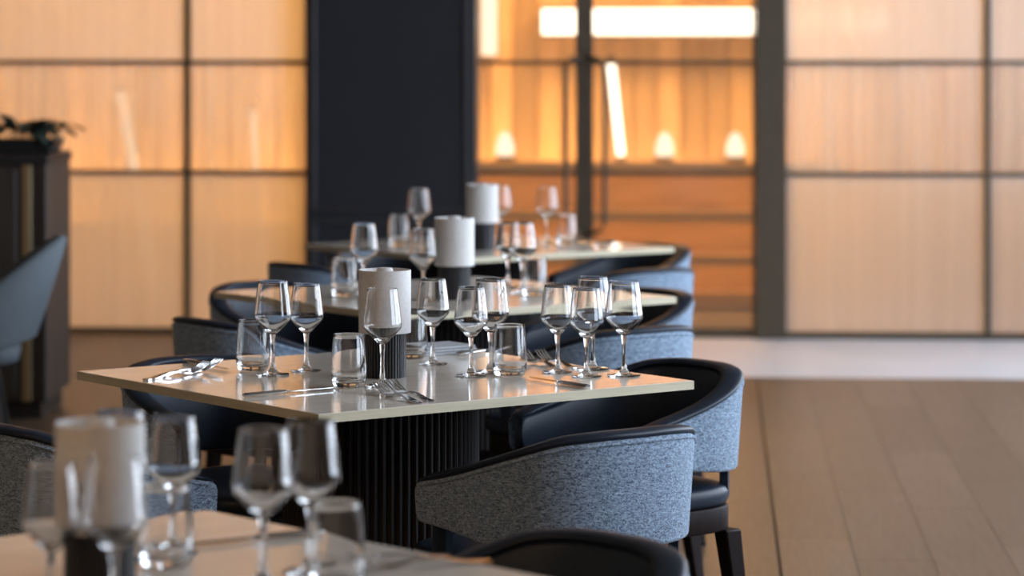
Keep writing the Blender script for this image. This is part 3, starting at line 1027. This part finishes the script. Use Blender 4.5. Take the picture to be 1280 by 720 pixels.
def lamp(label, x, y):
    t = thing('table_lamp', label, 'lamp', (x, y, TOP_Z + 0.0003), 0, 'cordless table lamps')
    for nm, me in LAMP:
        link(nm, me, t)
lamp('large blurred white lamp in the lower left foreground', -0.4924, 3.4900)
lamp('sharp white cylinder lamp with ribbed dark base on the focused table', -0.2585, 5.9335)
lamp('blurred white lamp on the third table', -0.1538, 7.7961)
lamp('blurred white lamp on the last table against the navy pier', -0.0989, 9.7530)

# ------------------------------------------------------------------ cutlery
def fork_mesh():
    bm = bmesh.new()
    def zc(y):                               # side view: handle arches, heel rests on the table, tines curve up
        return 0.0045 + 0.009 * math.exp(-((y - 0.085) / 0.03) ** 2) + 0.021 * max(0, (y - 0.132) / 0.064) ** 1.3
    def strip(sec):
        rs = []
        for y, x0, x1, t in sec:
            z = zc(y)
            rs.append([(x0, y, z - t), (x1, y, z - t), (x1, y, z + t), (x0, y, z + t)])
        rings(bm, rs)
    strip([(0.0, -0.006, 0.006, 0.0014), (0.004, -0.0085, 0.0085, 0.0016), (0.03, -0.0075, 0.0075, 0.0018), (0.07, -0.0045, 0.0045, 0.0019), (0.10, -0.0032, 0.0032, 0.002), (0.115, -0.0035, 0.0035, 0.002),
           (0.128, -0.008, 0.008, 0.0015), (0.138, -0.0115, 0.0115, 0.0012), (0.150, -0.0122, 0.0122, 0.0011)])
    for k in range(4):
        x = -0.0122 + 0.00813 * k * 0.76 + 0.0 + k * 0.0005
        x = -0.0122 + k * (0.0244 - 0.0038) / 3
        strip([(0.149, x, x + 0.0044, 0.0013), (0.17, x + 0.0002, x + 0.0041, 0.0012), (0.188, x + 0.0006, x + 0.0036, 0.0011), (0.196, x + 0.0013, x + 0.0024, 0.0006)])
    return mesh_of('fork', finish(bm, 0.9), M['steel'])
FORK = fork_mesh()
def knife_meshes():
    bm = bmesh.new()
    rs = []
    for y, w, t in ((0, 0.006, 0.0028), (0.003, 0.0085, 0.004), (0.04, 0.0080, 0.0045), (0.085, 0.0062, 0.004), (0.096, 0.0052, 0.0032)):
        rs.append([(w * math.cos(a), y, 0.0046 + t * math.sin(a)) for a in [2 * PI * k / 10 for k in range(10)]])
    rings(bm, rs)
    hd = mesh_of('handle', finish(bm, 0.9), M['steel'])
    bm = bmesh.new()
    rs = []
    for y, x0, x1, t in ((0.0955, -0.004, 0.004, 0.0016), (0.104, -0.009, 0.0055, 0.0010), (0.16, -0.010, 0.0065, 0.0009), (0.185, -0.008, 0.0065, 0.0008), (0.200, -0.001, 0.0060, 0.0006), (0.206, 0.0045, 0.0055, 0.0004)):
        rs.append([(x0, y, 0.0046 - t * 0.2), (x1, y, 0.0046 - t), (x1, y, 0.0046 + t), (x0, y, 0.0046 + t * 0.2)])
    rings(bm, rs)
    bl = mesh_of('blade', finish(bm, 0.7), M['steel'])
    return hd, bl
KNIFE = knife_meshes()
def aim(a, b):
    return math.atan2(b[1] - a[1], b[0] - a[0]) - PI / 2
def fork(label, a, b, dz=0.0):
    o = link('fork', FORK)
    o.location = (a[0], a[1], TOP_Z - 0.0022 + dz)
    o.rotation_euler = (0, 0, aim(a, b))
    return tag(o, label, 'fork', 'steel forks on the tables')
def knife(label, a, b, dz=0.0):
    t = thing('knife', label, 'knife', (a[0], a[1], TOP_Z + 0.0003 + dz), aim(a, b), 'steel knives on the tables')
    link('handle', KNIFE[0], t)
    link('blade', KNIFE[1], t)
    return t
fork('front fork with spread tines at the near edge of the focused table', (-0.1740, 5.4750), (-0.2893, 5.7085))
fork('second fork nested behind the front fork on the focused table', (-0.1522, 5.5000), (-0.2640, 5.7357))
knife('knife lying left of the front tumbler on the focused table', (-0.5118, 5.5764), (-0.3562, 5.7018))
knife('knife near the right corner of the focused table, handle outwards', (0.1489, 5.7221), (0.0323, 5.8900))
fork('left fork of the pair behind the right hand knife', (0.0964, 6.0680), (0.0307, 6.2329))
fork('right fork of the pair behind the right hand knife', (0.1298, 6.0757), (0.0683, 6.2329))
fork('front fork of the crossed cutlery at the left corner of the focused table', (-0.7371, 5.8613), (-0.6086, 6.0528))
fork('rear fork of the crossed cutlery at the left corner of the focused table', (-0.7224, 5.9117), (-0.5882, 6.0987))
knife('knife at the back of the crossed cutlery at the left corner', (-0.6957, 6.2088), (-0.5645, 6.0075))
knife('thin knife at the far corner of the focused table beside a napkin', (-0.1181, 6.3395), (-0.0563, 6.4240))
knife('blurred knife in the foreground under the glass pair', (-0.2655, 3.9884), (-0.4212, 3.8918))
fork('blurred fork at the bottom edge of the nearest table', (-0.0269, 3.7700), (-0.1632, 3.7233))
fork('second blurred fork at the bottom edge, just above the first', (-0.0835, 3.8117), (-0.1956, 3.7582))
knife('blurred knife right on the last table', (0.3535, 10.0795), (0.2293, 10.2076))
fork('blurred fork right of the tumbler on the last table', (0.2852, 9.9136), (0.2218, 10.1218))

bm = bmesh.new()
for k, (w, h) in enumerate(((0.055, 0.0), (0.053, 0.006), (0.051, 0.012))):
    box(bm, (-0.075 + 0.002 * k, -w, h), (0.075 - 0.002 * k, w, h + 0.0055))
nx, ny = (-0.1668, 6.4069)
tag(obj('napkin', finish(bm, 0.6, 0.0015, 1), M['napkin'], None, Matrix.Translation((nx, ny, TOP_Z + 0.0003)) @ Matrix.Rotation(math.radians(37.3), 4, 'Z')), 'folded grey napkin at the far corner of the focused table', 'napkin')
